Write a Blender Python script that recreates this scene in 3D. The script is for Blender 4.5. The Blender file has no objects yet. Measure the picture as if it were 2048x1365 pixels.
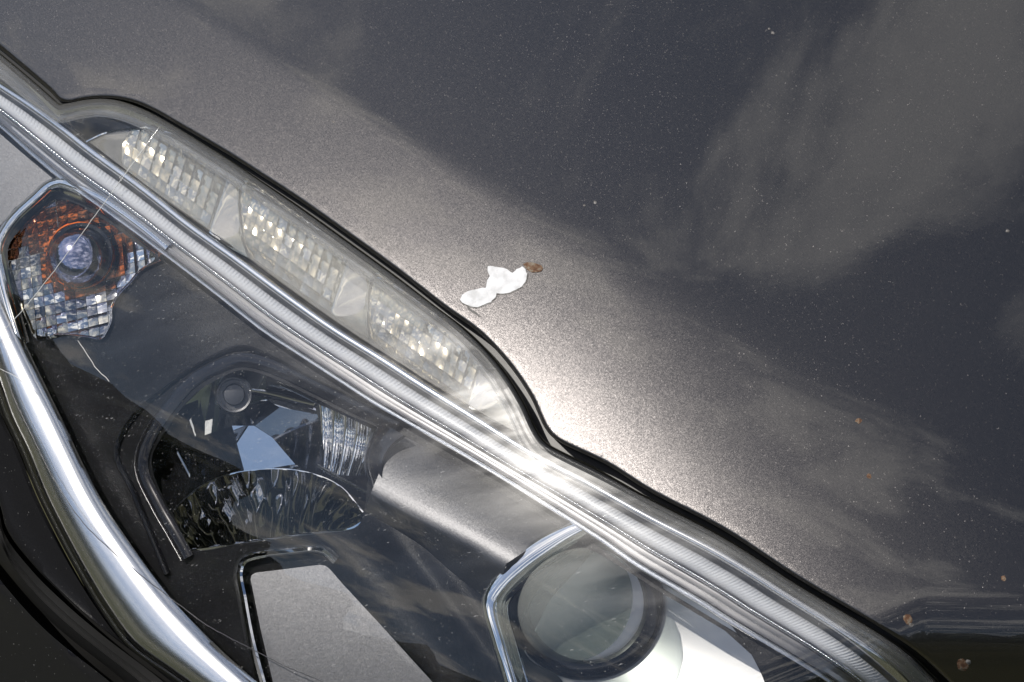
import bpy, math, random
import numpy as np
from mathutils import Vector, Matrix
from mathutils.geometry import delaunay_2d_cdt

random.seed(7)
R = math.radians
scene = bpy.context.scene

# ------------------------------------------------------------------ camera
PITCH = 55.0                      # camera looks down at the front corner of the car
DIST = 1.2                        # metres from lens to the headlight
SX = 0.60 / 2048.0                # metres per picture unit at that distance
ORG = Vector((0, 0, 0.78))        # the headlight sits about 0.78 m above the ground
c_, s_ = math.cos(R(PITCH)), math.sin(R(PITCH))
AX_R, AX_U, AX_B = Vector((1, 0, 0)), Vector((0, s_, c_)), Vector((0, -c_, s_))

cam = bpy.data.cameras.new('camera')
cam.sensor_width = 36.0
cam.lens = 36.0 * DIST / 0.60
cam.clip_start, cam.clip_end = 0.01, 5000
cam_o = bpy.data.objects.new('camera', cam)
cam_o.location = ORG + AX_B * DIST
cam_o.rotation_euler = (R(90 - PITCH), 0, 0)
scene.collection.objects.link(cam_o)
scene.camera = cam_o

# ------------------------------------------------------------------ sun, sky, exposure
sun_cam = Vector((-0.573, 0.573, 0.574)).normalized()
SUN = (AX_R * sun_cam.x + AX_U * sun_cam.y + AX_B * sun_cam.z).normalized()
sl = bpy.data.lights.new('sun', 'SUN')
sl.energy, sl.angle, sl.color = 4.2, R(0.53), (1.0, 0.95, 0.88)
so = bpy.data.objects.new('sun', sl)
so.rotation_euler = SUN.to_track_quat('Z', 'Y').to_euler()
so.location = (0, 0, 5)
scene.collection.objects.link(so)

world = bpy.data.worlds.new('World')
scene.world = world
world.use_nodes = True
wn, wl = world.node_tree.nodes, world.node_tree.links
wn.clear()
def wnode(t, **kw):
    n = wn.new(t)
    for k, v in kw.items(): setattr(n, k, v)
    return n
sky = wnode('ShaderNodeTexSky', sky_type='NISHITA', sun_disc=False)
sky.sun_elevation = math.asin(SUN.z)
sky.sun_rotation = math.atan2(SUN.x, SUN.y)
sky.air_density, sky.dust_density, sky.ozone_density = 1.0, 0.6, 1.2
tc = wnode('ShaderNodeTexCoord')
sep = wnode('ShaderNodeSeparateXYZ')
wl.new(tc.outputs['Generated'], sep.inputs[0])
zp = wnode('ShaderNodeMath', operation='MAXIMUM'); wl.new(sep.outputs['Z'], zp.inputs[0]); zp.inputs[1].default_value = 0.0
za = wnode('ShaderNodeMath', operation='ADD'); wl.new(zp.outputs[0], za.inputs[0]); za.inputs[1].default_value = 0.30
inv = wnode('ShaderNodeMath', operation='DIVIDE'); inv.inputs[0].default_value = 1.0; wl.new(za.outputs[0], inv.inputs[1])
sc_ = wnode('ShaderNodeVectorMath', operation='SCALE'); wl.new(tc.outputs['Generated'], sc_.inputs[0]); wl.new(inv.outputs[0], sc_.inputs['Scale'])
mp = wnode('ShaderNodeMapping'); wl.new(sc_.outputs[0], mp.inputs[0])
mp.inputs['Location'].default_value = (7.8, 2.655, 2.0)
mp.inputs['Scale'].default_value = (1.0, 2.2, 0.35)
cn = wnode('ShaderNodeTexNoise'); wl.new(mp.outputs[0], cn.inputs['Vector'])
cn.inputs['Scale'].default_value = 3.0; cn.inputs['Detail'].default_value = 9; cn.inputs['Roughness'].default_value = 0.60
cn.inputs['Distortion'].default_value = 0.35
cr = wnode('ShaderNodeMapRange'); wl.new(cn.outputs['Fac'], cr.inputs['Value'])
cr.inputs['From Min'].default_value = 0.49; cr.inputs['From Max'].default_value = 0.635
cr.interpolation_type = 'SMOOTHSTEP'
mixc = wnode('ShaderNodeMix', data_type='RGBA')
wl.new(cr.outputs[0], mixc.inputs['Factor']); wl.new(sky.outputs[0], mixc.inputs[6])
mixc.inputs[7].default_value = (13.8, 13.5, 13.2, 1)
bg = wnode('ShaderNodeBackground'); wl.new(mixc.outputs[2], bg.inputs[0]); bg.inputs[1].default_value = 0.09
wo = wnode('ShaderNodeOutputWorld'); wl.new(bg.outputs[0], wo.inputs[0])

vs = scene.view_settings
vs.view_transform = 'Standard'; vs.look = 'None'; vs.exposure = 0.0; vs.gamma = 1.0; vs.use_curve_mapping = False
cy = scene.cycles
cy.max_bounces = 8; cy.transparent_max_bounces = 20; cy.glossy_bounces = 5; cy.transmission_bounces = 4; cy.diffuse_bounces = 2
cy.sample_clamp_indirect = 4.0
cy.caustics_reflective = False; cy.caustics_refractive = False
cy.blur_glossy = 0.4
cy.use_denoising = True
cy.adaptive_threshold = 0.025

# ------------------------------------------------------------------ body surface: depth along the camera's back axis
EX, EY = 0.815, 0.579             # along the bonnet edge (picture units, y down)
D_X = np.array([-2500, -900, -650, -500, -380, -260, -80, 0, 60, 150, 230, 285, 340, 500, 1500, 3500], float)
D_S = np.array([.90, .60, .46, .32, .15, .00, -.10, -.165, -.215, -.275, -.305, -.315, -.325, -.35, -.50, -.7], float)
T_X = np.array([-2500, -500, 0, 500, 1035, 1400, 1700, 2000, 3500], float)
T_S = np.array([1.6, 1.22, .94, .73, .49, .40, .31, .20, -.1], float)
_dd = np.arange(-2500, 3500, 2.0)
def _integral(xs, ys):
    v = np.interp(_dd, xs, ys)
    k = np.hanning(41); k /= k.sum()
    v = np.convolve(np.pad(v, 20, mode='edge'), k, mode='valid')
    I = np.concatenate([[0], np.cumsum((v[1:] + v[:-1]) * .5 * 2.0)])
    return I - np.interp(0, _dd, I)
_FD, _GT = _integral(D_X, D_S), _integral(T_X, T_S)
_G0 = float(np.interp(1035, _dd, _GT))
def W(x, y):
    d = .579 * (x - 350) - .815 * (y - 260)
    t = EX * (x - 350) + EY * (y - 260)
    ck = 4.5 + max(0.0, t - 350) * .034                     # the pressed crease softens towards the nose
    q = (d - (222 + .078 * t)) / ck
    crease = ck * (q if q > 30 else math.log1p(math.exp(max(-40, q))))
    r = max(0.0, y - 1182 - max(0, 1850 - x) * .45)
    rr = r * r if r < 150 else 150 * 150 + 300 * (r - 150)
    return SX * (float(np.interp(d, _dd, _FD)) + float(np.interp(t, _dd, _GT)) - _G0 - .16 * crease - .0038 * rr)
def P(x, y, w):
    k = SX * (DIST - w) / DIST
    return ORG + AX_R * ((x - 1024) * k) + AX_U * ((682.5 - y) * k) + AX_B * w
def S(x, y, off=0.0):
    return P(x, y, W(x, y) + off)
def plane_off(xc, yc, off, n):
    """offset function of a flat panel through (xc,yc) whose normal in camera axes is n"""
    w0 = W(xc, yc) + off
    a, b = -n[0] / n[2] * SX, n[1] / n[2] * SX
    return lambda x, y: w0 + a * (x - xc) + b * (y - yc) - W(x, y)

# ------------------------------------------------------------------ 2d helpers
def smooth(pts, step=6.0, closed=False):
    """Catmull-Rom through the points, resampled to an even step"""
    p = [np.array(q, float) for q in pts]
    n = len(p)
    out = []
    segs = n if closed else n - 1
    for i in range(segs):
        if closed:
            a, b, c, d = p[(i - 1) % n], p[i], p[(i + 1) % n], p[(i + 2) % n]
        else:
            a = p[i - 1] if i > 0 else 2 * p[0] - p[1]
            b, c = p[i], p[i + 1]
            d = p[i + 2] if i + 2 < n else 2 * p[-1] - p[-2]
        L = np.linalg.norm(c - b)
        t0 = 0; t1 = np.linalg.norm(b - a) ** .5 + 1e-6; t2 = t1 + L ** .5 + 1e-6; t3 = t2 + np.linalg.norm(d - c) ** .5 + 1e-6
        m = max(2, int(L / step * 1.5))
        for k in range(m):
            t = t1 + (t2 - t1) * k / m
            A1 = (t1 - t) / (t1 - t0) * a + (t - t0) / (t1 - t0) * b
            A2 = (t2 - t) / (t2 - t1) * b + (t - t1) / (t2 - t1) * c
            A3 = (t3 - t) / (t3 - t2) * c + (t - t2) / (t3 - t2) * d
            B1 = (t2 - t) / (t2 - t0) * A1 + (t - t0) / (t2 - t0) * A2
            B2 = (t3 - t) / (t3 - t1) * A2 + (t - t1) / (t3 - t1) * A3
            out.append((t2 - t) / (t2 - t1) * B1 + (t - t1) / (t2 - t1) * B2)
    out.append(p[0] if closed else p[-1])
    L = np.array(out)
    N = max(3, int(np.linalg.norm(np.diff(L, axis=0), axis=1).sum() / step))
    r = resample(L, N)
    return r[:-1] if closed else r
def resample(L, N):
    L = np.array(L, float)
    s = np.concatenate([[0], np.cumsum(np.linalg.norm(np.diff(L, axis=0), axis=1))])
    q = np.linspace(0, s[-1], N)
    return np.stack([np.interp(q, s, L[:, 0]), np.interp(q, s, L[:, 1])], 1)
def perp(L, closed=False):
    """unit normals, on the upper right side of a path that runs to the lower right"""
    if closed:
        t = np.roll(L, -1, 0) - np.roll(L, 1, 0)
    else:
        t = np.gradient(L, axis=0)
    t /= np.linalg.norm(t, axis=1)[:, None] + 1e-9
    return np.stack([t[:, 1], -t[:, 0]], 1)
def inside(poly, X, Y):
    poly = np.array(poly); r = np.zeros(np.shape(X), bool)
    x0, y0 = poly[:, 0], poly[:, 1]; x1, y1 = np.roll(x0, -1), np.roll(y0, -1)
    for a, b, c, d in zip(x0, y0, x1, y1):
        m = ((b > Y) != (d > Y))
        r ^= m & (X < (c - a) * (Y - b) / (d - b + 1e-12) + a)
    return r
def dist_to(L, X, Y):
    L = np.array(L); best = np.full(np.shape(X), 1e9)
    for (a, b), (c, d) in zip(L[:-1], L[1:]):
        vx, vy = c - a, d - b; q = vx * vx + vy * vy + 1e-9
        k = np.clip(((X - a) * vx + (Y - b) * vy) / q, 0, 1)
        best = np.minimum(best, np.hypot(X - a - k * vx, Y - b - k * vy))
    return best
def clip_convex(subject, clipper):
    out = [tuple(q) for q in subject]
    n = len(clipper)
    for i in range(n):
        a, b = clipper[i], clipper[(i + 1) % n]
        f = lambda q: (b[0] - a[0]) * (q[1] - a[1]) - (b[1] - a[1]) * (q[0] - a[0])
        inp, out = out, []
        for j in range(len(inp)):
            p, q = inp[j - 1], inp[j]
            fp, fq = f(p), f(q)
            if (fp >= 0) != (fq >= 0):
                k = fp / (fp - fq); out.append((p[0] + k * (q[0] - p[0]), p[1] + k * (q[1] - p[1])))
            if fq >= 0: out.append(q)
        if not out: return []
    return out
def area(poly):
    p = np.array(poly); return .5 * float(np.sum(p[:, 0] * np.roll(p[:, 1], -1) - np.roll(p[:, 0], -1) * p[:, 1]))

# ------------------------------------------------------------------ mesh helpers
class Thing:
    def __init__(self, name, label, cat, base, group=None):
        o = bpy.data.objects.new(name, None); scene.collection.objects.link(o)
        o.location = base; o.empty_display_size = .05
        o['label'] = label; o['category'] = cat
        if group: o['group'] = group
        self.o, self.base = o, Vector(base)
def build(name, verts, faces, mat, thing, parent=None, smooth_=True, label=None, kind=None, flip=False):
    me = bpy.data.meshes.new(name)
    V = [tuple(v - thing.base) for v in verts]
    if flip: faces = [tuple(reversed(f)) for f in faces]
    me.from_pydata(V, [], faces); me.validate(); me.update()
    if smooth_: me.shade_smooth()
    me.materials.append(mat)
    o = bpy.data.objects.new(name, me); scene.collection.objects.link(o)
    o.parent = parent or thing.o
    if label: o['label'] = label
    if kind: o['kind'] = kind
    return o
def sheet_data(outline, off, spacing=12.0, holes=(), thick=0.002, extra=()):
    """a solid sheet: front at depth off(x,y), back thick metres behind, rim closed"""
    outline = [tuple(q) for q in outline]
    if area(outline) < 0: outline = outline[::-1]
    pts, edges = [], []
    for ring in [outline] + [list(h) for h in holes]:
        b = len(pts); n = len(ring)
        pts += [Vector((q[0], q[1])) for q in ring]
        edges += [(b + i, b + (i + 1) % n) for i in range(n)]
    ox = np.array([q[0] for q in outline]); oy = np.array([q[1] for q in outline])
    gx = np.arange(ox.min(), ox.max(), spacing); gy = np.arange(oy.min(), oy.max(), spacing)
    if len(gx) and len(gy):
        X, Y = np.meshgrid(gx, gy); X = X + spacing * .5; Y = Y + spacing * .5
        X = X + (np.arange(X.shape[0]) % 2)[:, None] * spacing * .5
        m = inside(outline, X, Y)
        for h in holes: m &= ~inside(h, X, Y)
        X, Y = X[m], Y[m]
        if len(X):
            dm = dist_to(outline + [outline[0]], X, Y)
            for h in holes: dm = np.minimum(dm, dist_to(list(h) + [h[0]], X, Y))
            k = dm > spacing * .45
            pts += [Vector((float(a), float(b))) for a, b in zip(X[k], Y[k])]
    pts += [Vector(q) for q in extra]
    v2, e2, f2, *_ = delaunay_2d_cdt(pts, edges, [], 0, 1e-4)
    v2 = [(v.x, v.y) for v in v2]
    if not f2: return [], []
    cx = np.array([sum(v2[i][0] for i in f) / len(f) for f in f2]); cyy = np.array([sum(v2[i][1] for i in f) / len(f) for f in f2])
    m = inside(outline, cx, cyy)
    for h in holes: m &= ~inside(h, cx, cyy)
    tris = []
    for f, ok in zip(f2, m):
        if not ok: continue
        a = area([v2[i] for i in f])
        tris.append(tuple(f) if a < 0 else tuple(reversed(f)))   # y is down: this winding faces the camera
    n = len(v2)
    offs = [off(*q) if callable(off) else off for q in v2]
    V = [S(q[0], q[1], o) for q, o in zip(v2, offs)]
    F = list(tris)
    if thick:
        V += [S(q[0], q[1], o - thick) for q, o in zip(v2, offs)]
        cnt = {}
        for f in tris:
            for i in range(3):
                e = (f[i], f[(i + 1) % 3]); cnt[e] = 1
        for f in tris: F.append(tuple(i + n for i in reversed(f)))
        for (a, b) in cnt:
            if (b, a) not in cnt: F.append((b, a, a + n, b + n))
    return V, F
def sheet(name, outline, off, mat, thing, parent=None, spacing=12.0, holes=(), thick=0.002, **kw):
    V, F = sheet_data(outline, off, spacing, holes, thick)
    o = build(name, V, F, mat, thing, parent, **kw)
    if thick:
        try: o.data.set_sharp_from_angle(angle=R(50))
        except Exception: pass
    return o
def loft_data(curves, closed=False):
    """rows of 3d points -> quads"""
    V, F = [], []
    m = len(curves[0])
    for c in curves: V += c
    rows = len(curves)
    for i in range(rows - (0 if closed else 1)):
        j = (i + 1) % rows
        for k in range(m - 1):
            F.append((i * m + k, i * m + k + 1, j * m + k + 1, j * m + k))
    return V, F
def sweep(name, path, profile, mat, thing, parent=None, step=6.0, closed_path=False, raw=False, **kw):
    """profile: (lateral units, depth offset) around a path; a closed profile makes a solid strip with capped ends"""
    L = np.array(path, float) if raw else smooth(path, step, closed_path)
    N = perp(L, closed_path)
    rows = []
    for lat, dep in profile:
        row = [S(q[0] + n[0] * lat, q[1] + n[1] * lat, dep) for q, n in zip(L, N)]
        if closed_path: row.append(row[0])
        rows.append(row)
    V, F = loft_data(rows, closed=True)
    m = len(rows[0])
    if not closed_path:
        F.append(tuple(i * m for i in range(len(rows)))); F.append(tuple(i * m + m - 1 for i in reversed(range(len(rows)))))
    o = build(name, V, F, mat, thing, parent, **kw)
    o.data.set_sharp_from_angle(angle=R(55))
    return o
def ring_profile(r, dep, n=10, flat=1.0):
    """round bar: radius r in picture units"""
    return [(r * math.cos(a), dep + r * SX * flat * math.sin(a)) for a in [2 * math.pi * k / n for k in range(n)]]
def loft(name, A, B, prof, mat, thing, parent=None, step=7.0, thick=.004, N=None, **kw):
    """surface between two outline curves; prof: (fraction, depth offset); closed behind"""
    a, b = smooth(A, step), smooth(B, step)
    N = N or max(len(a), len(b))
    a, b = resample(a, N), resample(b, N)
    rows = []
    full = list(prof) + [(f, dep - thick) for f, dep in reversed(list(prof))]
    for f, dep in full:
        q = a * (1 - f) + b * f
        rows.append([S(x, y, dep(i / (N - 1)) if callable(dep) else dep) for i, (x, y) in enumerate(q)])
    V, F = loft_data(rows, closed=True)
    m = N
    F.append(tuple(i * m for i in range(len(rows)))); F.append(tuple(i * m + m - 1 for i in reversed(range(len(rows)))))
    o = build(name, V, F, mat, thing, parent, **kw)
    o.data.set_sharp_from_angle(angle=R(50))
    return o
def tube3(name, pts, rad, mat, thing, parent=None, n=6, **kw):
    rows = []
    for i, p in enumerate(pts):
        t = (pts[min(i + 1, len(pts) - 1)] - pts[max(i - 1, 0)]).normalized()
        u = t.cross(AX_B).normalized(); v = t.cross(u).normalized()
        r = rad(i / (len(pts) - 1)) if callable(rad) else rad
        rows.append([p + (u * math.cos(a) + v * math.sin(a)) * r for a in [2 * math.pi * k / n for k in range(n)]])
    V = [q for r_ in rows for q in r_]; F = []
    for i in range(len(rows) - 1):
        for k in range(n):
            F.append((i * n + k, i * n + (k + 1) % n, (i + 1) * n + (k + 1) % n, (i + 1) * n + k))
    F.append(tuple(range(n))); F.append(tuple(reversed(range((len(rows) - 1) * n, len(rows) * n))))
    return build(name, V, F, mat, thing, parent, **kw)
def lathe(name, cx, cy, rings, mat, thing, parent=None, n=48, squash=(1, 1, 0), base=None, **kw):
    """rings: (radius in units, depth offset from the base depth) about an axis towards the viewer; squash = (rx, ry, angle)"""
    w0 = W(cx, cy) if base is None else base
    ca, sa = math.cos(squash[2]), math.sin(squash[2])
    V, F = [], []
    for r, dep in rings:
        for k in range(n):
            a = 2 * math.pi * k / n
            ex, ey = r * squash[0] * math.cos(a), r * squash[1] * math.sin(a)
            V.append(P(cx + ex * ca - ey * sa, cy + ex * sa + ey * ca, w0 + dep))
    for i in range(len(rings) - 1):
        for k in range(n):
            F.append((i * n + k, (i + 1) * n + k, (i + 1) * n + (k + 1) % n, i * n + (k + 1) % n))
    F.append(tuple(range(n))); F.append(tuple(reversed(range((len(rings) - 1) * n, len(rings) * n))))
    o = build(name, V, F, mat, thing, parent, **kw)
    o.data.set_sharp_from_angle(angle=R(45))
    return o

# ------------------------------------------------------------------ materials
def mat_new(name):
    m = bpy.data.materials.new(name); m.use_nodes = True
    return m, m.node_tree.nodes, m.node_tree.links, m.node_tree.nodes['Principled BSDF']
def flake_normal(N, Lk, scale, amt, sparse=None):
    """normal of metal flakes: every small cell tilts its own way"""
    tcd = N.new('ShaderNodeTexCoord')
    vo = N.new('ShaderNodeTexVoronoi'); vo.inputs['Scale'].default_value = scale
    Lk.new(tcd.outputs['Object'], vo.inputs['Vector'])
    sub = N.new('ShaderNodeVectorMath'); sub.operation = 'SUBTRACT'
    Lk.new(vo.outputs['Color'], sub.inputs[0]); sub.inputs[1].default_value = (.5, .5, .5)
    scn = N.new('ShaderNodeVectorMath'); scn.operation = 'SCALE'; scn.inputs['Scale'].default_value = amt
    Lk.new(sub.outputs[0], scn.inputs[0])
    if sparse:
        # a few flakes lie at a steep angle
        wn_ = N.new('ShaderNodeTexWhiteNoise'); wn_.noise_dimensions = '3D'; Lk.new(vo.outputs['Position'], wn_.inputs['Vector'])
        gt = N.new('ShaderNodeMath'); gt.operation = 'GREATER_THAN'; gt.inputs[1].default_value = sparse[0]; Lk.new(wn_.outputs['Value'], gt.inputs[0])
        mr = N.new('ShaderNodeMath'); mr.operation = 'MULTIPLY_ADD'; Lk.new(gt.outputs[0], mr.inputs[0]); mr.inputs[1].default_value = sparse[1] - amt; mr.inputs[2].default_value = amt
        Lk.new(mr.outputs[0], scn.inputs['Scale'])
    geo = N.new('ShaderNodeNewGeometry')
    ad = N.new('ShaderNodeVectorMath'); ad.operation = 'ADD'
    Lk.new(geo.outputs['Normal'], ad.inputs[0]); Lk.new(scn.outputs[0], ad.inputs[1])
    nm = N.new('ShaderNodeVectorMath'); nm.operation = 'NORMALIZE'; Lk.new(ad.outputs[0], nm.inputs[0])
    return nm.outputs[0], vo, tcd

def m_paint():
    m, N, Lk, b = mat_new('dark_grey_metallic_paint')
    nrm, vo, tcd = flake_normal(N, Lk, 5200, .18, (.968, 1.0))
    Lk.new(nrm, b.inputs['Normal'])
    b.inputs['Base Color'].default_value = (.073, .0690, .0685, 1)
    b.inputs['Metallic'].default_value = 1.0
    b.inputs['Roughness'].default_value = .325
    b.inputs['Coat Weight'].default_value = 1.0
    b.inputs['Coat Roughness'].default_value = .015
    b.inputs['Coat IOR'].default_value = 1.5
    # orange peel of the clear coat
    no = N.new('ShaderNodeTexNoise'); no.inputs['Scale'].default_value = 170; no.inputs['Detail'].default_value = 2; Lk.new(tcd.outputs['Object'], no.inputs['Vector'])
    bp_ = N.new('ShaderNodeBump'); bp_.inputs['Strength'].default_value = .05; bp_.inputs['Distance'].default_value = .00012
    Lk.new(no.outputs['Fac'], bp_.inputs['Height']); Lk.new(bp_.outputs[0], b.inputs['Coat Normal'])
    return m
def m_metal(name, col, rough, metallic=1.0, bump=0.0, bscale=60, flake=None, coat=0):
    m, N, Lk, b = mat_new(name)
    b.inputs['Base Color'].default_value = (*col, 1)
    b.inputs['Metallic'].default_value = metallic
    b.inputs['Roughness'].default_value = rough
    if coat: b.inputs['Coat Weight'].default_value = coat; b.inputs['Coat Roughness'].default_value = .04
    if flake:
        nrm, *_ = flake_normal(N, Lk, flake[0], flake[1], flake[2] if len(flake) > 2 else None)
        Lk.new(nrm, b.inputs['Normal'])
    elif bump:
        tcd = N.new('ShaderNodeTexCoord'); no = N.new('ShaderNodeTexNoise'); no.inputs['Scale'].default_value = bscale; no.inputs['Detail'].default_value = 3
        Lk.new(tcd.outputs['Object'], no.inputs['Vector'])
        bp = N.new('ShaderNodeBump'); bp.inputs['Strength'].default_value = bump; bp.inputs['Distance'].default_value = .001
        Lk.new(no.outputs['Fac'], bp.inputs['Height']); Lk.new(bp.outputs[0], b.inputs['Normal'])
    return m
def m_plastic(name, col, rough, spec=.5, dust=0.0, flake=None):
    m, N, Lk, b = mat_new(name)
    b.inputs['Base Color'].default_value = (*col, 1)
    b.inputs['Roughness'].default_value = rough
    b.inputs['Specular IOR Level'].default_value = spec
    tcd = N.new('ShaderNodeTexCoord')
    if dust:
        no = N.new('ShaderNodeTexVoronoi'); no.inputs['Scale'].default_value = 260; Lk.new(tcd.outputs['Object'], no.inputs['Vector'])
        wn_ = N.new('ShaderNodeTexWhiteNoise'); Lk.new(no.outputs['Position'], wn_.inputs['Vector'])
        lt = N.new('ShaderNodeMath'); lt.operation = 'MULTIPLY'; Lk.new(wn_.outputs['Value'], lt.inputs[0]); lt.inputs[1].default_value = .11
        l2 = N.new('ShaderNodeMath'); l2.operation = 'LESS_THAN'; Lk.new(no.outputs['Distance'], l2.inputs[0]); Lk.new(lt.outputs[0], l2.inputs[1])
        l3 = N.new('ShaderNodeMath'); l3.operation = 'MULTIPLY'; Lk.new(l2.outputs[0], l3.inputs[0]); l3.inputs[1].default_value = dust
        mx = N.new('ShaderNodeMix'); mx.data_type = 'RGBA'; Lk.new(l3.outputs[0], mx.inputs['Factor'])
        mx.inputs[6].default_value = (*col, 1); mx.inputs[7].default_value = (.5, .5, .48, 1)
        Lk.new(mx.outputs[2], b.inputs['Base Color'])
    if flake:
        nrm, *_ = flake_normal(N, Lk, flake[0], flake[1], flake[2] if len(flake) > 2 else None)
        Lk.new(nrm, b.inputs['Normal'])
    return m
def m_clear(name, ior=1.58, tint=(1, 1, 1), rough=.012, haze=0.0, scratches=True, haze_col=(.8, .8, .78), glare=0.0):
    """clear polycarbonate: light passes straight through, the surface mirrors by Fresnel; scratches and dust on top"""
    m, N, Lk, b = mat_new(name); N.remove(b)
    out = N['Material Output']
    tr = N.new('ShaderNodeBsdfTransparent'); tr.inputs[0].default_value = (*tint, 1)
    gl = N.new('ShaderNodeBsdfGlossy'); gl.inputs['Roughness'].default_value = rough; gl.inputs[0].default_value = (1, 1, 1, 1)
    fr = N.new('ShaderNodeFresnel'); fr.inputs[0].default_value = ior
    # Fresnel of the inner face seen from behind would reverse: use the outward normal on both faces
    geo = N.new('ShaderNodeNewGeometry')
    mi = N.new('ShaderNodeMixShader'); Lk.new(fr.outputs[0], mi.inputs[0]); Lk.new(tr.outputs[0], mi.inputs[1]); Lk.new(gl.outputs[0], mi.inputs[2])
    bk = N.new('ShaderNodeMath'); bk.operation = 'MULTIPLY'
    inv_ = N.new('ShaderNodeMath'); inv_.operation = 'SUBTRACT'; inv_.inputs[0].default_value = 1.0; Lk.new(geo.outputs['Backfacing'], inv_.inputs[1])
    Lk.new(fr.outputs[0], bk.inputs[0]); Lk.new(inv_.outputs[0], bk.inputs[1]); Lk.new(bk.outputs[0], mi.inputs[0])
    last = mi.outputs[0]
    if glare:
        # fine swirl scratches scatter the sun round its mirror direction
        tg = N.new('ShaderNodeTexCoord'); mg = N.new('ShaderNodeMapping'); Lk.new(tg.outputs['Object'], mg.inputs[0])
        mg.inputs['Rotation'].default_value = (0, 0, R(-32)); mg.inputs['Scale'].default_value = (9, 60, 30)
        ng = N.new('ShaderNodeTexNoise'); ng.inputs['Scale'].default_value = 1.0; ng.inputs['Detail'].default_value = 5; Lk.new(mg.outputs[0], ng.inputs['Vector'])
        rg = N.new('ShaderNodeMapRange'); Lk.new(ng.outputs['Fac'], rg.inputs[0]); rg.inputs[1].default_value = .40; rg.inputs[2].default_value = .75; rg.inputs[3].default_value = glare * .2; rg.inputs[4].default_value = glare * 2.2
        ws = N.new('ShaderNodeBsdfGlossy'); ws.inputs['Roughness'].default_value = .27; ws.inputs[0].default_value = (1, 1, 1, 1)
        fb = N.new('ShaderNodeMath'); fb.operation = 'MULTIPLY'; Lk.new(rg.outputs[0], fb.inputs[0]); Lk.new(inv_.outputs[0], fb.inputs[1])
        mw = N.new('ShaderNodeMixShader'); Lk.new(fb.outputs[0], mw.inputs[0]); Lk.new(last, mw.inputs[1]); Lk.new(ws.outputs[0], mw.inputs[2])
        last = mw.outputs[0]
    if scratches or haze:
        df = N.new('ShaderNodeBsdfDiffuse'); df.inputs[0].default_value = (*haze_col, 1)
        tcd = N.new('ShaderNodeTexCoord')
        val = None
        if scratches:
            vo = N.new('ShaderNodeTexVoronoi'); vo.inputs['Scale'].default_value = 620; Lk.new(tcd.outputs['Object'], vo.inputs['Vector'])
            w1 = N.new('ShaderNodeTexWhiteNoise'); Lk.new(vo.outputs['Position'], w1.inputs['Vector'])
            pw = N.new('ShaderNodeMath'); pw.operation = 'POWER'; Lk.new(w1.outputs['Value'], pw.inputs[0]); pw.inputs[1].default_value = 7.0
            ml = N.new('ShaderNodeMath'); ml.operation = 'MULTIPLY'; Lk.new(pw.outputs[0], ml.inputs[0]); ml.inputs[1].default_value = .15
            lt = N.new('ShaderNodeMath'); lt.operation = 'LESS_THAN'; Lk.new(vo.outputs['Distance'], lt.inputs[0]); Lk.new(ml.outputs[0], lt.inputs[1])
            sp = N.new('ShaderNodeMath'); sp.operation = 'MULTIPLY'; Lk.new(lt.outputs[0], sp.inputs[0]); sp.inputs[1].default_value = .45
            mpn = N.new('ShaderNodeMapping'); Lk.new(tcd.outputs['Object'], mpn.inputs[0])
            mpn.inputs['Rotation'].default_value = (0, 0, R(28)); mpn.inputs['Scale'].default_value = (45, 900, 300)
            n2 = N.new('ShaderNodeTexNoise'); n2.inputs['Scale'].default_value = 1.0; n2.inputs['Detail'].default_value = 1; Lk.new(mpn.outputs[0], n2.inputs['Vector'])
            mr = N.new('ShaderNodeMapRange'); Lk.new(n2.outputs['Fac'], mr.inputs[0]); mr.inputs[1].default_value = .75; mr.inputs[2].default_value = .82; mr.inputs[3].default_value = 0; mr.inputs[4].default_value = .22
            adn = N.new('ShaderNodeMath'); adn.operation = 'ADD'; Lk.new(sp.outputs[0], adn.inputs[0]); Lk.new(mr.outputs[0], adn.inputs[1])
            ad2 = N.new('ShaderNodeMath'); ad2.operation = 'ADD'; Lk.new(adn.outputs[0], ad2.inputs[0]); ad2.inputs[1].default_value = haze; ad2.use_clamp = True
            val = ad2.outputs[0]
        mi2 = N.new('ShaderNodeMixShader')
        if val: Lk.new(val, mi2.inputs[0])
        else: mi2.inputs[0].default_value = haze
        Lk.new(last, mi2.inputs[1]); Lk.new(df.outputs[0], mi2.inputs[2])
        last = mi2.outputs[0]
    Lk.new(last, out.inputs['Surface'])
    return m
def m_spot(name, c1, c2, c3, scale=420):
    m, N, Lk, b = mat_new(name)
    tcd = N.new('ShaderNodeTexCoord'); no = N.new('ShaderNodeTexNoise'); no.inputs['Scale'].default_value = scale; no.inputs['Detail'].default_value = 4
    Lk.new(tcd.outputs['Object'], no.inputs['Vector'])
    rp = N.new('ShaderNodeValToRGB'); Lk.new(no.outputs['Fac'], rp.inputs[0])
    rp.color_ramp.elements[0].position = .36; rp.color_ramp.elements[0].color = (*c1, 1)
    rp.color_ramp.elements[1].position = .64; rp.color_ramp.elements[1].color = (*c3, 1)
    e = rp.color_ramp.elements.new(.5); e.color = (*c2, 1)
    Lk.new(rp.outputs[0], b.inputs['Base Color']); b.inputs['Roughness'].default_value = .85
    bp = N.new('ShaderNodeBump'); bp.inputs['Strength'].default_value = .6; bp.inputs['Distance'].default_value = .0006
    Lk.new(no.outputs['Fac'], bp.inputs['Height']); Lk.new(bp.outputs[0], b.inputs['Normal'])
    return m
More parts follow.
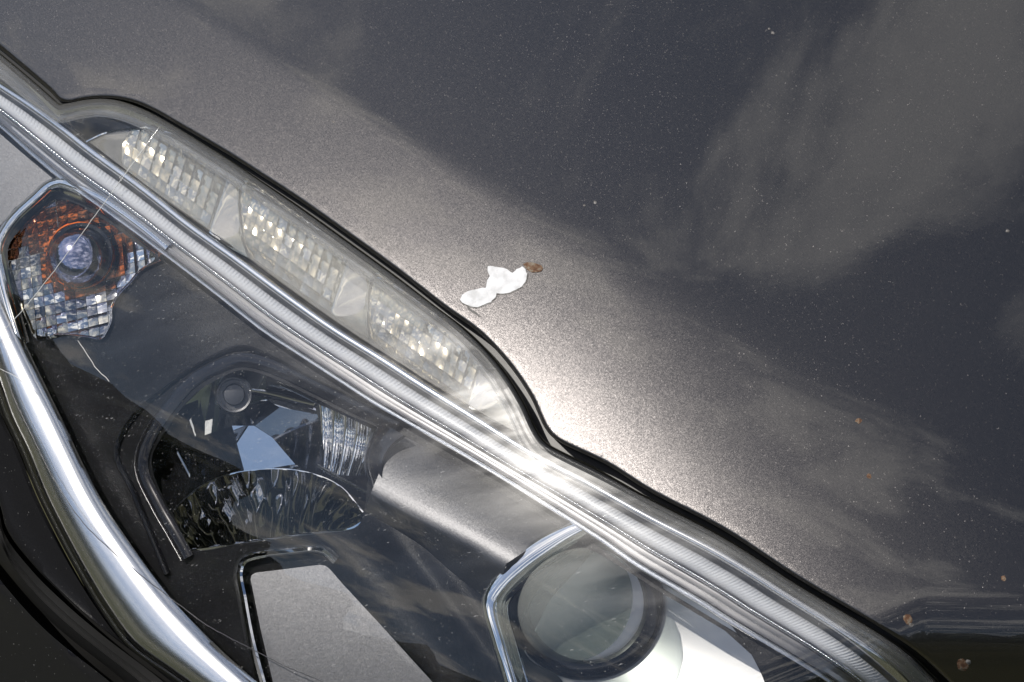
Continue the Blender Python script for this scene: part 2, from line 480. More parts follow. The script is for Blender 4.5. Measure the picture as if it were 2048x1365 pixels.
def m_ground():
    m, N, Lk, b = mat_new('short_grass')
    tcd = N.new('ShaderNodeTexCoord'); no = N.new('ShaderNodeTexNoise'); no.inputs['Scale'].default_value = .9; no.inputs['Detail'].default_value = 8
    Lk.new(tcd.outputs['Object'], no.inputs['Vector'])
    rp = N.new('ShaderNodeValToRGB'); Lk.new(no.outputs['Fac'], rp.inputs[0])
    rp.color_ramp.elements[0].position = .35; rp.color_ramp.elements[0].color = (.022, .027, .012, 1)
    rp.color_ramp.elements[1].position = .65; rp.color_ramp.elements[1].color = (.065, .06, .026, 1)
    Lk.new(rp.outputs[0], b.inputs['Base Color']); b.inputs['Roughness'].default_value = .95
    return m

PAINT = m_paint()
CHROME = m_metal('chrome', (.86, .87, .88), .045)
CHROME_S = m_metal('chrome_soft', (.80, .81, .83), .15, bump=.02, bscale=40)
CHROME_D = m_metal('chrome_glow', (.78, .79, .81), .21)
MIRROR = m_metal('reflector_aluminium', (.86, .86, .85), .035)
MIRROR_W = m_metal('warm_reflection', (.74, .70, .60), .13)  # warm tint colours in the beige surroundings these mirrors reflect
MIRROR_B = m_metal('bronze_reflection', (.30, .115, .05), .08)  # red-brown reflections put into the mirror colour
MIRROR_A = m_metal('amber_reflection', (.50, .14, .035), .06)  # reflected amber of the bulb put into the mirror colour
SATIN = m_metal('satin_silver', (.165, .165, .17), .50, flake=(4200, .24))
TROUGH = m_metal('satin_trough', (.34, .34, .345), .34)
CHAMBER = m_metal('chamber_silver', (.26, .255, .245), .30)
SATIN_L = m_metal('satin_bowl', (.50, .50, .49), .40)
SATIN_D = m_metal('satin_dark_silver', (.10, .10, .103), .43, flake=(4800, .20))
MIRROR_D = m_metal('chrome_dark_reflection', (.36, .36, .37), .05)  # chrome darkened in colour for the dark surroundings it reflects
BLACK = m_plastic('black_satin_plastic', (.008, .008, .009), .40, .10, dust=.25, flake=(3600, .25))
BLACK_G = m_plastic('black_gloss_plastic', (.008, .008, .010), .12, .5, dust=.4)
RUBBER = m_plastic('black_rubber', (.010, .010, .010), .42, .4)
RUBBER_G = m_plastic('black_gloss_edge', (.008, .008, .008), .25, .35)
LENS = m_clear('clear_polycarbonate', glare=.014)
RIM = m_clear('clear_lens_rim', haze=.07, tint=(.88, .88, .88), scratches=True, glare=.014)
INNER = m_clear('milky_inner_cover', haze=.12, rough=.04, scratches=False, haze_col=(.60, .59, .55), tint=(.97, .96, .93))
GUIDE = m_clear('light_guide_acrylic', haze=.55, rough=.05, scratches=False, haze_col=(.62, .64, .67), tint=(.9, .9, .9))
GLASS = m_clear('projector_glass', ior=1.6, haze=.24, rough=.02, tint=(.80, .84, .82), scratches=True, haze_col=(.50, .52, .48))
BULB = m_metal('blue_silvered_bulb', (.36, .37, .50), .12)
AMBER = m_plastic('amber_collar', (.75, .16, .015), .25)
PRIMER = m_spot('bare_white_primer', (.50, .50, .495), (.60, .60, .60), (.66, .66, .665), 150)
RUST = m_spot('rusty_chip', (.07, .030, .013), (.125, .068, .036), (.19, .16, .12))
CHIP = m_spot('pale_chip', (.07, .065, .06), (.13, .12, .11), (.22, .21, .20))
CRACKM = m_clear('crack_edge', ior=1.9, haze=.45, rough=.1, scratches=False)
CRACKD = m_plastic('crack_dark_edge', (.03, .03, .035), .3)

# ------------------------------------------------------------------ setting: the ground the car stands on (seen in the chrome)
me = bpy.data.meshes.new('ground')
me.from_pydata([(-400, -400, 0), (400, -400, 0), (400, 400, 0), (-400, 400, 0)], [], [(0, 1, 2, 3)])
me.materials.append(m_ground())
g = bpy.data.objects.new('ground', me); scene.collection.objects.link(g); g['kind'] = 'structure'
g['label'] = 'patchy short grass under the car'

# the dark belt of trees round the place: it only shows as the horizon in the lens and the chrome
def m_trees():
    m, N, Lk, b = mat_new('tree_foliage')
    tcd = N.new('ShaderNodeTexCoord'); no = N.new('ShaderNodeTexNoise'); no.inputs['Scale'].default_value = 1.4; no.inputs['Detail'].default_value = 8
    Lk.new(tcd.outputs['Object'], no.inputs['Vector'])
    rp = N.new('ShaderNodeValToRGB'); Lk.new(no.outputs['Fac'], rp.inputs[0])
    rp.color_ramp.elements[0].position = .38; rp.color_ramp.elements[0].color = (.012, .018, .008, 1)
    rp.color_ramp.elements[1].position = .66; rp.color_ramp.elements[1].color = (.06, .075, .025, 1)
    Lk.new(rp.outputs[0], b.inputs['Base Color']); b.inputs['Roughness'].default_value = .95
    return m
_V, _F = [], []
_rng = np.random.RandomState(5)
_n = 360
_h = 8.5 + sum(_rng.uniform(.4, 1.0) * np.sin(np.arange(_n) / _n * 2 * math.pi * f_ + _rng.uniform(0, 6)) for f_ in (5, 9, 17, 31, 57)) + _rng.uniform(-.5, .5, _n)
for j_ in range(9):
    for i_ in range(_n):
        a_ = 2 * math.pi * i_ / _n; f_ = j_ / 8
        r_ = 27 + 5 * f_ ** 2 + _rng.uniform(-.8, .8)
        _V.append((r_ * math.cos(a_), r_ * math.sin(a_), f_ * float(_h[i_]) + (0 if j_ in (0,) else _rng.uniform(-.3, .3))))
for j_ in range(8):
    for i_ in range(_n):
        k_ = (i_ + 1) % _n
        _F.append((j_ * _n + i_, j_ * _n + k_, (j_ + 1) * _n + k_, (j_ + 1) * _n + i_))
me = bpy.data.meshes.new('treeline'); me.from_pydata(_V, [], _F); me.materials.append(m_trees())
tl = bpy.data.objects.new('treeline', me); scene.collection.objects.link(tl); tl['kind'] = 'stuff'; tl['label'] = 'dark belt of trees mirrored in the chrome'; tl['category'] = 'trees'

# ------------------------------------------------------------------ traced lines (picture units of the 2048 wide photograph)
B_EDGE = [(-260, -100), (-120, 5), (-40, 66), (0, 98), (60, 148), (100, 183), (116, 200), (135, 205), (160, 200), (195, 196), (235, 198), (275, 208), (310, 224),
          (350, 247), (400, 276), (460, 312), (530, 357), (600, 403), (700, 474), (790, 540), (885, 614), (958, 667), (1017, 730), (1061, 795),
          (1090, 857), (1110, 879), (1213, 930), (1299, 984), (1446, 1061), (1592, 1156), (1757, 1254), (1830, 1302), (1877, 1344), (1930, 1400), (1990, 1490)]
L_EDGE = [(-260, -70), (-120, 34), (-30, 98), (0, 122), (60, 172), (105, 211), (118, 220), (135, 217), (160, 211), (200, 207), (240, 213), (290, 232),
          (345, 262), (400, 296), (460, 334), (530, 382), (600, 430), (700, 502), (790, 567), (860, 620), (912, 660), (958, 705), (998, 754),
          (1034, 815), (1058, 866), (1078, 895), (1105, 912), (1200, 960), (1300, 1012), (1446, 1088), (1592, 1181), (1757, 1280), (1815, 1322), (1855, 1362), (1900, 1410), (1950, 1490)]
U_LINE = [(-260, -10), (-120, 85), (0, 165), (63, 205), (124, 248), (185, 296), (255, 347), (300, 381), (378, 443), (475, 512), (573, 584), (671, 653), (768, 713), (856, 770),
          (944, 825), (1061, 898), (1180, 960), (1300, 1026), (1446, 1100), (1592, 1190), (1702, 1260), (1790, 1332), (1840, 1385), (1900, 1470)]
Z_LINE = [(-260, 60), (-120, 160), (-30, 233), (0, 256), (60, 310), (120, 360), (164, 392), (249, 452), (352, 530), (440, 598), (524, 664), (600, 714), (680, 766), (740, 805), (803, 842),
          (953, 928), (1110, 1026), (1196, 1081), (1268, 1132), (1400, 1210), (1446, 1240), (1592, 1327), (1660, 1369), (1800, 1470)]
C_L = [(-150, 330), (-90, 520), (-30, 690), (0, 778), (18, 831), (51, 900), (85, 985), (120, 1057), (164, 1139), (212, 1218), (263, 1286), (342, 1344), (400, 1385), (520, 1480)]
C_R = [(-60, 400), (-25, 490), (0, 567), (47, 679), (123, 837), (195, 985), (267, 1097), (342, 1197), (410, 1269), (470, 1325), (600, 1440)]

# ------------------------------------------------------------------ BONNET
bon = Thing('bonnet', 'dark grey metallic bonnet panel with a bare white patch and rusty stone chips', 'bonnet', S(1500, 500, -.01))
edge = [tuple(q) for q in smooth(B_EDGE, 7)]
out_b = edge + [(3000, 1490), (3000, -800), (-260, -800)]
_e = np.array(edge)
def bonnet_off(x, y):
    m = np.hypot(_e[:, 0] - x, _e[:, 1] - y)
    i = int(m.argmin())
    d = float(dist_to(edge[max(0, i - 2):i + 3], np.array([x]), np.array([y]))[0]) if m[i] < 60 else 60
    return -.0026 * max(0, 1 - d / 9.0) ** 2
rims = [tuple(q + n * k) for k in (1.2, 2.8, 4.6, 6.8, 9.2) for q, n in zip(_e, perp(_e))]
_rx, _ry = np.array([q[0] for q in rims]), np.array([q[1] for q in rims])
_k = inside(out_b, _rx, _ry) & (dist_to(edge, _rx, _ry) > 1.0)
rims = [q for q, ok in zip(rims, _k) if ok]
V, F = sheet_data(out_b, bonnet_off, 14, (), .012, rims)
bon_o = build('panel', V, F, PAINT, bon); bon_o.data.set_sharp_from_angle(angle=R(60))

def blob(cx, cy, r, n=11, rnd=.35, el=1.0, ang=0.0):
    a0 = random.random() * 6
    return [(cx + r * (1 + rnd * (random.random() - .5)) * (math.cos(a) * el * math.cos(ang) - math.sin(a) * math.sin(ang)),
             cy + r * (1 + rnd * (random.random() - .5)) * (math.cos(a) * el * math.sin(ang) + math.sin(a) * math.cos(ang))) for a in [a0 + 2 * math.pi * k / n for k in range(n)]]
patch = [(976, 533), (986, 533), (997, 535), (1014, 538), (1020, 543), (1024, 547), (1034, 539), (1045, 533), (1051, 540), (1054, 548), (1053, 559), (1047, 569), (1040, 576), (1031, 580), (1021, 585), (1006, 588), (993, 587),
         (990, 596), (981, 604), (969, 609), (960, 614), (950, 615), (934, 610), (924, 605), (920, 599), (924, 591), (934, 584), (942, 581), (959, 577), (970, 576), (973, 570), (975, 562), (980, 553), (976, 543)]
_pp = []
for k in range(len(patch)):
    a_, b_ = patch[k], patch[(k + 1) % len(patch)]
    for f_ in (0, .5):
        _pp.append((a_[0] + (b_[0] - a_[0]) * f_ + random.uniform(-.9, .9), a_[1] + (b_[1] - a_[1]) * f_ + random.uniform(-.9, .9)))
patch = _pp
_cx, _cy = 988, 573
_big = [(x + 2.2 * (x - _cx) / (math.hypot(x - _cx, y - _cy) + 1) + .8, y + 2.2 * (y - _cy) / (math.hypot(x - _cx, y - _cy) + 1) + 1.2) for x, y in patch]
sheet('peeled_edge', _big, .00012, CHIP, bon, spacing=9, thick=.0005)
sheet('bare_patch', patch, .0003, PRIMER, bon, spacing=9, thick=.0006, label='bare white patch where the paint has peeled', smooth_=False)
rust1 = [(1046, 528), (1054, 525), (1064, 525), (1074, 528), (1083, 531), (1086, 537), (1082, 543), (1073, 545), (1063, 545), (1056, 541), (1050, 535)]
sheet('rust_spot', rust1, lambda x, y: .0004, RUST, bon, spacing=5, thick=.0007, label='rust spot at the tip of the white patch')
sliver = [(933, 611), (937, 613), (941, 618), (947, 622), (953, 625), (958, 631), (964, 633), (957, 633), (950, 628), (942, 624), (936, 619)]
sheet('lifted_paint_edge', sliver, .0004, RUBBER, bon, spacing=5, thick=.0006)
for cx, cy, r, mt in [(1717, 842, 5.5, RUST), (1738, 953, 4.5, RUST), (1816, 1240, 9, RUST), (1822, 1250, 4, CHIP), (2007, 1157, 5, RUST), (1925, 1331, 11, RUST), (1936, 1325, 5, CHIP),
                      (1545, 66, 3, CHIP), (1538, 58, 2.2, CHIP), (1190, 405, 3, CHIP), (1168, 411, 2, CHIP), (2015, 462, 3, CHIP), (667, 244, 2.2, CHIP)]:
    sheet('stone_chip', blob(cx, cy, r, 10, .5, 1.2, .4), lambda x, y, cx=cx, cy=cy, r=r: .0005 - .0004 * min(1, math.hypot(x - cx, y - cy) / r) ** 2, mt, bon, spacing=max(2, r * .5), thick=.0008)

# ------------------------------------------------------------------ HEADLIGHT
hl = Thing('headlight', 'clear headlight with ribbed light strip, amber turn signal and round projector lens', 'headlight', S(700, 800, -.12))

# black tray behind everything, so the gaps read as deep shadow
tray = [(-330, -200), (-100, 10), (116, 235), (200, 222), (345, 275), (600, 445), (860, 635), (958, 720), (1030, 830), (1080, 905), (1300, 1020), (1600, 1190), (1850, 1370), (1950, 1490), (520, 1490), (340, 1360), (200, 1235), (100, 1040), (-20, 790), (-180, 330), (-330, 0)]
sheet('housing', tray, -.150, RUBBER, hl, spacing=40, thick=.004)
sheet('gap_floor', [tuple(q) for q in smooth(B_EDGE, 12)] + [tuple(q) for q in smooth(L_EDGE, 12)[::-1]], -.020, RUBBER, hl, spacing=30, thick=.003)
# seal in the gap between lens and bonnet
Bm, Lm = resample(smooth(B_EDGE, 6), 420), resample(smooth(L_EDGE, 6), 420)
seal_path = Bm * .42 + Lm * .58
sweep('rubber_seal', seal_path, [(-8.5, -.014), (-8.5, -.0062), (-5, -.0042), (-1, -.0045), (2, -.0062), (4, -.0105), (4, -.014)], RUBBER_G, hl, raw=True)

# black inner bezel with the holes for the reflectors
O3 = [(303, 924), (323, 873), (392, 787), (440, 757), (480, 741), (525, 749), (624, 794), (700, 832), (760, 862), (744, 905), (736, 960), (726, 1033), (713, 1054), (600, 1072), (480, 1088), (381, 1100), (354, 1044), (330, 1003)]
O3s = [tuple(q) for q in smooth(O3, 9, True)]
TURN = [(22, 498), (44, 463), (97, 413), (117, 402), (138, 406), (188, 428), (229, 454), (273, 487), (311, 516), (281, 539), (258, 566), (234, 592), (221, 618), (221, 636), (214, 657), (202, 675), (176, 672), (132, 667), (76, 671), (60, 640), (35, 580)]
bez = [(-60, 330), (0, 270), (120, 375), (249, 460), (352, 540), (440, 608), (524, 674), (600, 724), (740, 815), (803, 852), (953, 938), (1110, 1036), (1268, 1142), (1446, 1250), (1592, 1337), (1800, 1480),
       (560, 1480), (500, 1360), (440, 1310), (370, 1235), (290, 1140), (225, 1055), (185, 985), (160, 925), (110, 830), (60, 730), (35, 670), (-10, 570)]
PRJH = [(1200, 1108), (1158, 1092), (1100, 1125), (1050, 1165), (1012, 1205), (1006, 1226), (1025, 1290), (1045, 1345), (1070, 1440), (1590, 1450), (1560, 1400), (1530, 1362), (1503, 1310), (1450, 1262), (1330, 1190)]
def bezel_off(x, y):
    # long shallow pleats that run down to the lower right
    q = (x - 720) * .80 - (y - 1030) * .60
    k = max(0, min(1, (y - 1030) / 90.0)) * max(0, 1 - abs(q - 30) / 170)
    pl = .0050 * k * math.sin(q * .052)
    up = .006 * math.exp(-((x - 330) ** 2 + (y - 640) ** 2) / 14000)
    return -.034 + pl + up
sheet('inner_bezel', bez, bezel_off, BLACK, hl, spacing=14, holes=[O3s, [tuple(q) for q in smooth(TURN, 9, True)], PRJH], thick=.003)

# ---- main beam
def hexring(k):
    cx, cy = 520, 930
    return [(cx + (x - cx) * k, cy + (y - cy) * k) for x, y in O3]
mb = sweep('main_beam', [(381, 1112), (352, 1060), (322, 1008), (290, 930), (310, 868), (383, 775), (434, 744), (480, 728), (530, 737), (630, 783), (705, 820), (790, 862)],
           [(14, -.036), (22, -.030), (18, -.0285), (2, -.030), (-6, -.0325), (-8, -.052), (-4, -.054), (10, -.050)], BLACK_G, hl, step=8, label='black framed main beam reflector')
sweep('frame_edge', [(330, 1150), (262, 985), (228, 905), (262, 832), (337, 767), (412, 719), (470, 694), (498, 695), (559, 722), (628, 760), (713, 800), (800, 845)],
      [(3, -.036), (3, -.0295), (0, -.0280), (-3, -.0290), (-12, -.0335), (-12, -.038)], BLACK_G, hl, parent=mb, step=8)
ARC = [(338, 1032), (370, 1000), (405, 972), (450, 952), (498, 942), (560, 939), (617, 946), (680, 973), (726, 1025)]
BOT = [(384, 1096), (430, 1091), (480, 1084), (540, 1077), (600, 1069), (660, 1060), (714, 1050)]
a, b = resample(smooth(ARC, 3), 221), resample(smooth(BOT, 3), 221)
rows = []
for j in range(15):
    f = j / 14
    q = a * (1 - f) + b * f
    row = []
    for i, (x, y) in enumerate(q):
        u = i / 220
        fl = abs(math.sin(u * math.pi * 11 + .9 * math.sin(f * 3 + u * 7) + .5 * math.sin(u * 19)))
        dep = -.050 - .034 * f ** .8 + .0060 * fl * (1 - .4 * f) + .0014 * math.sin(u * 47 + f * 11)
        row.append(S(x, y, dep))
    rows.append(row)
V, F = loft_data(rows)
V += [v - AX_B * .004 for v in V]; n0 = len(V) // 2
F += [tuple(i + n0 for i in reversed(f)) for f in F]
build('fluted_bowl', V, F, MIRROR_D, hl, mb)  # dark reflection of the hood interior put into the bowl's colour
sweep('bowl_lip', ARC, [(2.2, -.0500), (1.5, -.0478), (-1.0, -.0475), (-2.5, -.050)], CHROME, hl, parent=mb, step=6)
sweep('bottom_ledge', [(378, 1103), (430, 1096), (480, 1089), (600, 1073), (700, 1058), (722, 1046)], [(6, -.046), (6, -.039), (2, -.0355), (-3, -.036), (-5, -.042)], CHROME, hl, parent=mb, step=8)
def panel(name, poly, n, off, mt, parent, spacing=16):
    xc = sum(q[0] for q in poly) / len(poly); yc = sum(q[1] for q in poly) / len(poly)
    return sheet(name, poly, plane_off(xc, yc, off, n), mt, hl, parent=parent, spacing=spacing, thick=.0015)
panel('reflector_panel', [(326, 1000), (322, 960), (345, 890), (398, 806), (403, 870), (390, 985), (345, 1035)], (.75, -.05, .66), -.070, MIRROR, mb)
panel('reflector_panel', [(400, 800), (410, 850), (408, 975), (372, 1010), (388, 900)], (.55, -.55, .63), -.075, MIRROR, mb)
panel('reflector_panel', [(406, 872), (464, 852), (492, 955), (412, 985)], (.05, -.75, .66), -.080, BLACK_G, mb)
panel('reflector_panel', [(464, 852), (508, 852), (545, 876), (618, 956), (492, 955)], (-.45, .0, .89), -.080, MIRROR, mb)
panel('reflector_panel', [(510, 852), (560, 815), (640, 830), (650, 960), (615, 958), (545, 876)], (.15, -.35, .92), -.075, MIRROR_D, mb)
panel('reflector_panel', [(370, 810), (430, 752), (480, 730), (530, 738), (535, 800), (505, 850), (464, 852), (404, 874), (396, 800)], (-.1, -.45, .88), -.078, MIRROR, mb)
panel('reflector_panel', [(530, 738), (640, 790), (640, 832), (560, 816), (534, 800)], (-.25, .30, .92), -.080, MIRROR, mb)
panel('reflector_backing', [(290, 930), (390, 770), (480, 715), (640, 780), (780, 860), (750, 1060), (370, 1115)], (-.35, .1, .93), -.102, BLACK_G, mb, 30)
# shield bar above the blue panel and the bulb in its holder
sweep('shield_bar', [(498, 782), (540, 790), (580, 800), (628, 812)], [(7, -.064), (7, -.058), (0, -.054), (-7, -.058), (-7, -.064)], CHROME_S, hl, parent=mb)
lathe('bulb_holder', 468, 790, [(30, -.085), (38, -.085), (38, -.052), (35, -.049), (31, -.0495), (30, -.053), (22, -.0535), (20, -.0505), (12, -.0500), (2, -.0498)], SATIN_D, hl, parent=mb, n=40)
# fluted side segment
a, b = resample(smooth([(628, 806), (668, 822), (710, 842), (752, 862)], 3), 61), resample(smooth([(642, 945), (670, 950), (700, 952), (732, 950)], 3), 61)
rows = []
for j in range(15):
    f = j / 14; q = a * (1 - f) + b * f
    rows.append([S(x + 10 * math.sin(f * 2.6), y, -.056 - .010 * math.sin(f * 3.1) + .0055 * abs(math.sin((i / 60 + .16 * f) * math.pi * 5))) for i, (x, y) in enumerate(q)])
V, F = loft_data(rows); V += [v - AX_B * .003 for v in V]; n0 = len(V) // 2
F += [tuple(i + n0 for i in reversed(f)) for f in F]
build('fluted_side', V, F, MIRROR, hl, mb)

# ---- silver shoulder between main beam and projector
T0 = [(792, 864), (835, 887), (880, 912), (960, 960), (1040, 1008), (1122, 1056)]
K0 = [(742, 986), (757, 996), (780, 1008), (850, 1044), (930, 1082), (1012, 1128)]
S0 = [(728, 1030), (750, 1046), (800, 1080), (850, 1110), (900, 1150), (985, 1215)]
a, b, c = (resample(smooth(q, 6), 70) for q in (T0, K0, S0))
rows = []
for f, dep in [(0, -.034), (.25, -.0285), (.5, -.0235), (.75, -.0195), (.9, -.0180), (1, -.0180)]:
    q = a * (1 - f) + b * f; rows.append([S(x, y, dep) for x, y in q])
for f, dep in [(.08, -.0184), (.2, -.0200), (.5, -.0262), (1, -.039)]:
    q = b * (1 - f) + c * f; rows.append([S(x, y, dep) for x, y in q])
V, F = loft_data(rows); V += [v - AX_B * .002 for v in V]; n0 = len(V) // 2
F += [tuple(i + n0 for i in reversed(f)) for f in F]
sh = build('silver_shoulder', V, F, SATIN_D, hl, label='satin silver shoulder between main beam and projector')
loft('shutter_flange', [(760, 842), (736, 880), (727, 922), (734, 962), (748, 996)], [(812, 874), (786, 893), (768, 925), (768, 955), (780, 1000)], [(0, -.052), (.03, -.034), (.12, -.0255), (.5, -.0215), (.9, -.0200), (1, -.0225)], BLACK_G, hl, parent=sh, step=5)

sweep('crest_highlight', [(636, 930), (668, 949), (705, 969), (748, 991), (775, 1006)], [(2.5, -.045), (2, -.036), (0, -.034), (-4, -.036), (-5, -.045)], CHROME_D, hl, parent=sh, step=6)  # chrome sliver added to draw out the highlight along the crest
# ---- projector
ringA = [(1200, 1020), (1119, 1053), (1052, 1090), (1009, 1129), (976, 1166), (962, 1199), (964, 1226), (980, 1280), (1000, 1345), (1020, 1420)]
ringB = [(1230, 1040), (1158, 1069), (1090, 1112), (1046, 1145), (1006, 1184), (991, 1208), (991, 1228), (1005, 1280), (1022, 1342), (1045, 1420)]
ringC = [(1250, 1050), (1174, 1083), (1100, 1128), (1058, 1160), (1019, 1202), (1016, 1226), (1030, 1280), (1050, 1345), (1075, 1420)]
prj = loft('projector', ringA, ringB, [(0, -.030), (.06, -.0235), (.2, -.0215), (.5, -.0208), (.85, -.0212), (.95, -.0222), (1, -.0240)], CHROME, hl, label='round projector lamp with chrome surround')
loft('inner_ring', ringB, ringC, [(0, -.0242), (.2, -.0255), (.5, -.0300), (.8, -.0345), (1, -.036)], CHROME, hl, parent=prj)
cone_in = [(1250, 1055), (1174, 1088), (1100, 1132), (1058, 1165), (1021, 1205), (1019, 1226), (1033, 1280), (1053, 1345), (1078, 1420)]
cone_b = [(1260, 1110), (1195, 1098), (1130, 1132), (1085, 1170), (1050, 1225), (1040, 1275), (1060, 1320), (1113, 1350), (1150, 1400)]
loft('throat', cone_in, cone_b, [(0, -.0365), (.5, -.046), (1, -.058)], SATIN_D, hl, parent=prj)
wl_ = W(1150, 1205)
lathe('lens_tube', 1172, 1208, [(158, -.105), (158, -.079), (154, -.075), (146, -.0735), (124, -.0735), (116, -.078), (112, -.105)], BLACK_G, hl, parent=prj, n=64, squash=(1.0, .98, 0), base=wl_)  # black tube, its width also painting in the shadow round the lens
lathe('projector_lens', 1150, 1205, [(2, -.012), (30, -.0135), (55, -.0175), (78, -.0245), (95, -.033), (106, -.042), (112, -.052), (113, -.078), (60, -.079), (2, -.079)], GLASS, hl, parent=prj, n=64, squash=(1.09, .99, -.95), base=wl_)
lathe('inner_dish', 1150, 1205, [(3, -.108), (40, -.106), (75, -.099), (104, -.086), (108, -.086), (108, -.112), (3, -.114)], SATIN, hl, parent=prj, n=48, base=wl_)
# silver bowl to the right of the projector
bowl = [(1240, 1115), (1330, 1165), (1450, 1236), (1500, 1305), (1535, 1365), (1560, 1440), (1080, 1440), (1060, 1365), (1140, 1370), (1210, 1345), (1285, 1270), (1325, 1180)]
sheet('silver_bowl', [(1200, 1090), (1330, 1165), (1452, 1238), (1480, 1275), (1503, 1310), (1520, 1340), (1528, 1362), (1560, 1440), (1080, 1440), (1030, 1340), (1100, 1200)],
      lambda x, y: wl_ - .082 + .00015 * max(0, math.hypot(x - 1175, y - 1205) - 130) - W(x, y), SATIN_L, hl, spacing=12, thick=.002, label='bright satin silver bowl beside the projector lens')
sheet('corner_panel', [(1440, 1225), (1640, 1345), (1800, 1470), (1560, 1460), (1530, 1365), (1505, 1310), (1478, 1265)], -.026, BLACK, hl, spacing=16, thick=.003)

# ---- silver panel at the bottom
pn = [(501, 1160), (503, 1151), (511, 1146), (575, 1138), (640, 1130), (651, 1132), (661, 1140), (685, 1168), (762, 1251), (859, 1358), (950, 1460), (570, 1460), (546, 1365), (521, 1258), (505, 1178)]
SPO = plane_off(560, 1150, -.0190, (-.50, .11, .86))
sp = sheet('silver_panel', [tuple(q) for q in pn], lambda x, y: SPO(x, y) - .0075 * max(0, 1 - (y - 1130) / 230.0) ** 2, SATIN, hl, spacing=10, thick=.006, label='satin silver panel below the main beam')
sweep('recess_edge', [(560, 1475), (530, 1370), (506, 1280), (490, 1195), (482, 1145), (490, 1125), (512, 1116), (575, 1108), (628, 1103), (646, 1107), (668, 1126)],
      [(-3, -.0330), (-3, -.0270), (2, -.0255), (8, -.0285), (16, -.0325), (16, -.036)], CHROME, hl, parent=sp, step=6)

# ---- satin silver panel at the outer end
sheet('outer_panel', [(-300, 90), (-120, 175), (0, 268), (60, 320), (118, 368), (100, 366), (73, 382), (29, 417), (0, 452), (-40, 500), (-90, 520), (-150, 330)], -.020, SATIN, hl, spacing=16, thick=.003, label='satin silver panel beside the turn signal')

# ---- chrome sweep along the lower edge
loft('chrome_trim', C_L, C_R, [(0, -.018), (.04, -.0115), (.10, -.0080), (.18, -.0066), (.28, -.0062), (.42, -.0068), (.58, -.0087), (.75, -.0120), (.9, -.0168), (1, -.0225)], CHROME_D, hl, step=8, label='broad chrome strip curving along the lower edge of the headlight')
sweep('trim_bead', [(C_L[i][0] * .72 + C_R[min(i, len(C_R) - 1)][0] * .28, C_L[i][1] * .72 + C_R[min(i, len(C_R) - 1)][1] * .28) for i in range(2)] if False else C_L, [(-2, -.020), (-2, -.010), (-6, -.0085), (-10, -.0105), (-12, -.020)], RUBBER_G, hl, step=8)
chrome_low = [(198, 1022), (215, 1030), (236, 1052), (262, 1088), (240, 1075), (214, 1048)]

# ---- turn signal
tx, ty = 163, 508
w_t = W(tx, ty)
def turn_off(x, y):
    r2 = ((x - tx) ** 2 + (y - ty) ** 2) / (165.0 ** 2)
    return w_t - .052 + .026 * r2 - W(x, y) + .15 * SX * ((x - tx) + (y - ty)) * .0
TURNs = [tuple(q) for q in smooth(TURN, 7, True)]
ts = sheet('turn_signal', [(tx + (x - tx) * 1.04, ty + (y - ty) * 1.04) for x, y in TURNs], lambda x, y: turn_off(x, y) - .003, MIRROR_W, hl, spacing=14, thick=.002, label='turn signal reflector with a silvered amber bulb')
def make_facets(region, origin, dx, dy, cell, off, bulge, parent, mats, skip=None, jit=0.0, rngs=(-14, 14)):
    """a grid of pillow shaped mirror facets cut to the region"""
    reg = [tuple(q) for q in region]
    if area(reg) < 0: reg = reg[::-1]
    xs = [q[0] for q in reg]; ys = [q[1] for q in reg]
    n = 0
    for i in range(*rngs):
        for j in range(*rngs):
            def uv(a_, b_):
                return (origin[0] + dx[0] * cell[0] * (i + a_) + dy[0] * cell[1] * (j + b_), origin[1] + dx[1] * cell[0] * (i + a_) + dy[1] * cell[1] * (j + b_))
            e = .025
            quad = [uv(e, e), uv(1 - e, e), uv(1 - e, 1 - e), uv(e, 1 - e)]
            cx, cyy = uv(.5, .5)
            if cx < min(xs) - 30 or cx > max(xs) + 30 or cyy < min(ys) - 30 or cyy > max(ys) + 30: continue
            if skip and skip(cx, cyy): continue
            if area(quad) < 0: quad = quad[::-1]
            pol = clip_convex(reg, quad)
            cl = []
            for q in pol:
                if not cl or math.hypot(q[0] - cl[-1][0], q[1] - cl[-1][1]) > .4: cl.append(q)
            if len(cl) > 2 and math.hypot(cl[0][0] - cl[-1][0], cl[0][1] - cl[-1][1]) < .4: cl.pop()
            if len(cl) < 3 or abs(area(cl)) < 25: continue
            tiltx, tilty = (random.random() - .5) * jit, (random.random() - .5) * jit
            det = dx[0] * dy[1] - dx[1] * dy[0]
            def fo(x, y):
                rx, ry = x - cx, y - cyy
                a_ = (rx * dy[1] - ry * dy[0]) / det / cell[0] * 2; b_ = (dx[0] * ry - dx[1] * rx) / det / cell[1] * 2
                return off(x, y) + bulge * ((1 - a_ * a_) + (1 - b_ * b_)) * .5 + tiltx * a_ + tilty * b_
            # points along the outline so the pillow stays round
            ring = []
            for k in range(len(cl)):
                p, q = cl[k], cl[(k + 1) % len(cl)]
                m_ = max(1, int(math.hypot(q[0] - p[0], q[1] - p[1]) / 6.5))
                ring += [(p[0] + (q[0] - p[0]) * r_ / m_, p[1] + (q[1] - p[1]) * r_ / m_) for r_ in range(m_)]
            V, F = sheet_data(ring, fo, 6.0, (), .0012)
            if not F: continue
            o = build('facet', V, F, mats(cx, cyy), hl, parent); o.data.set_sharp_from_angle(angle=R(50))
            n += 1
    return n
ca, sa = math.cos(R(-14)), math.sin(R(-14))
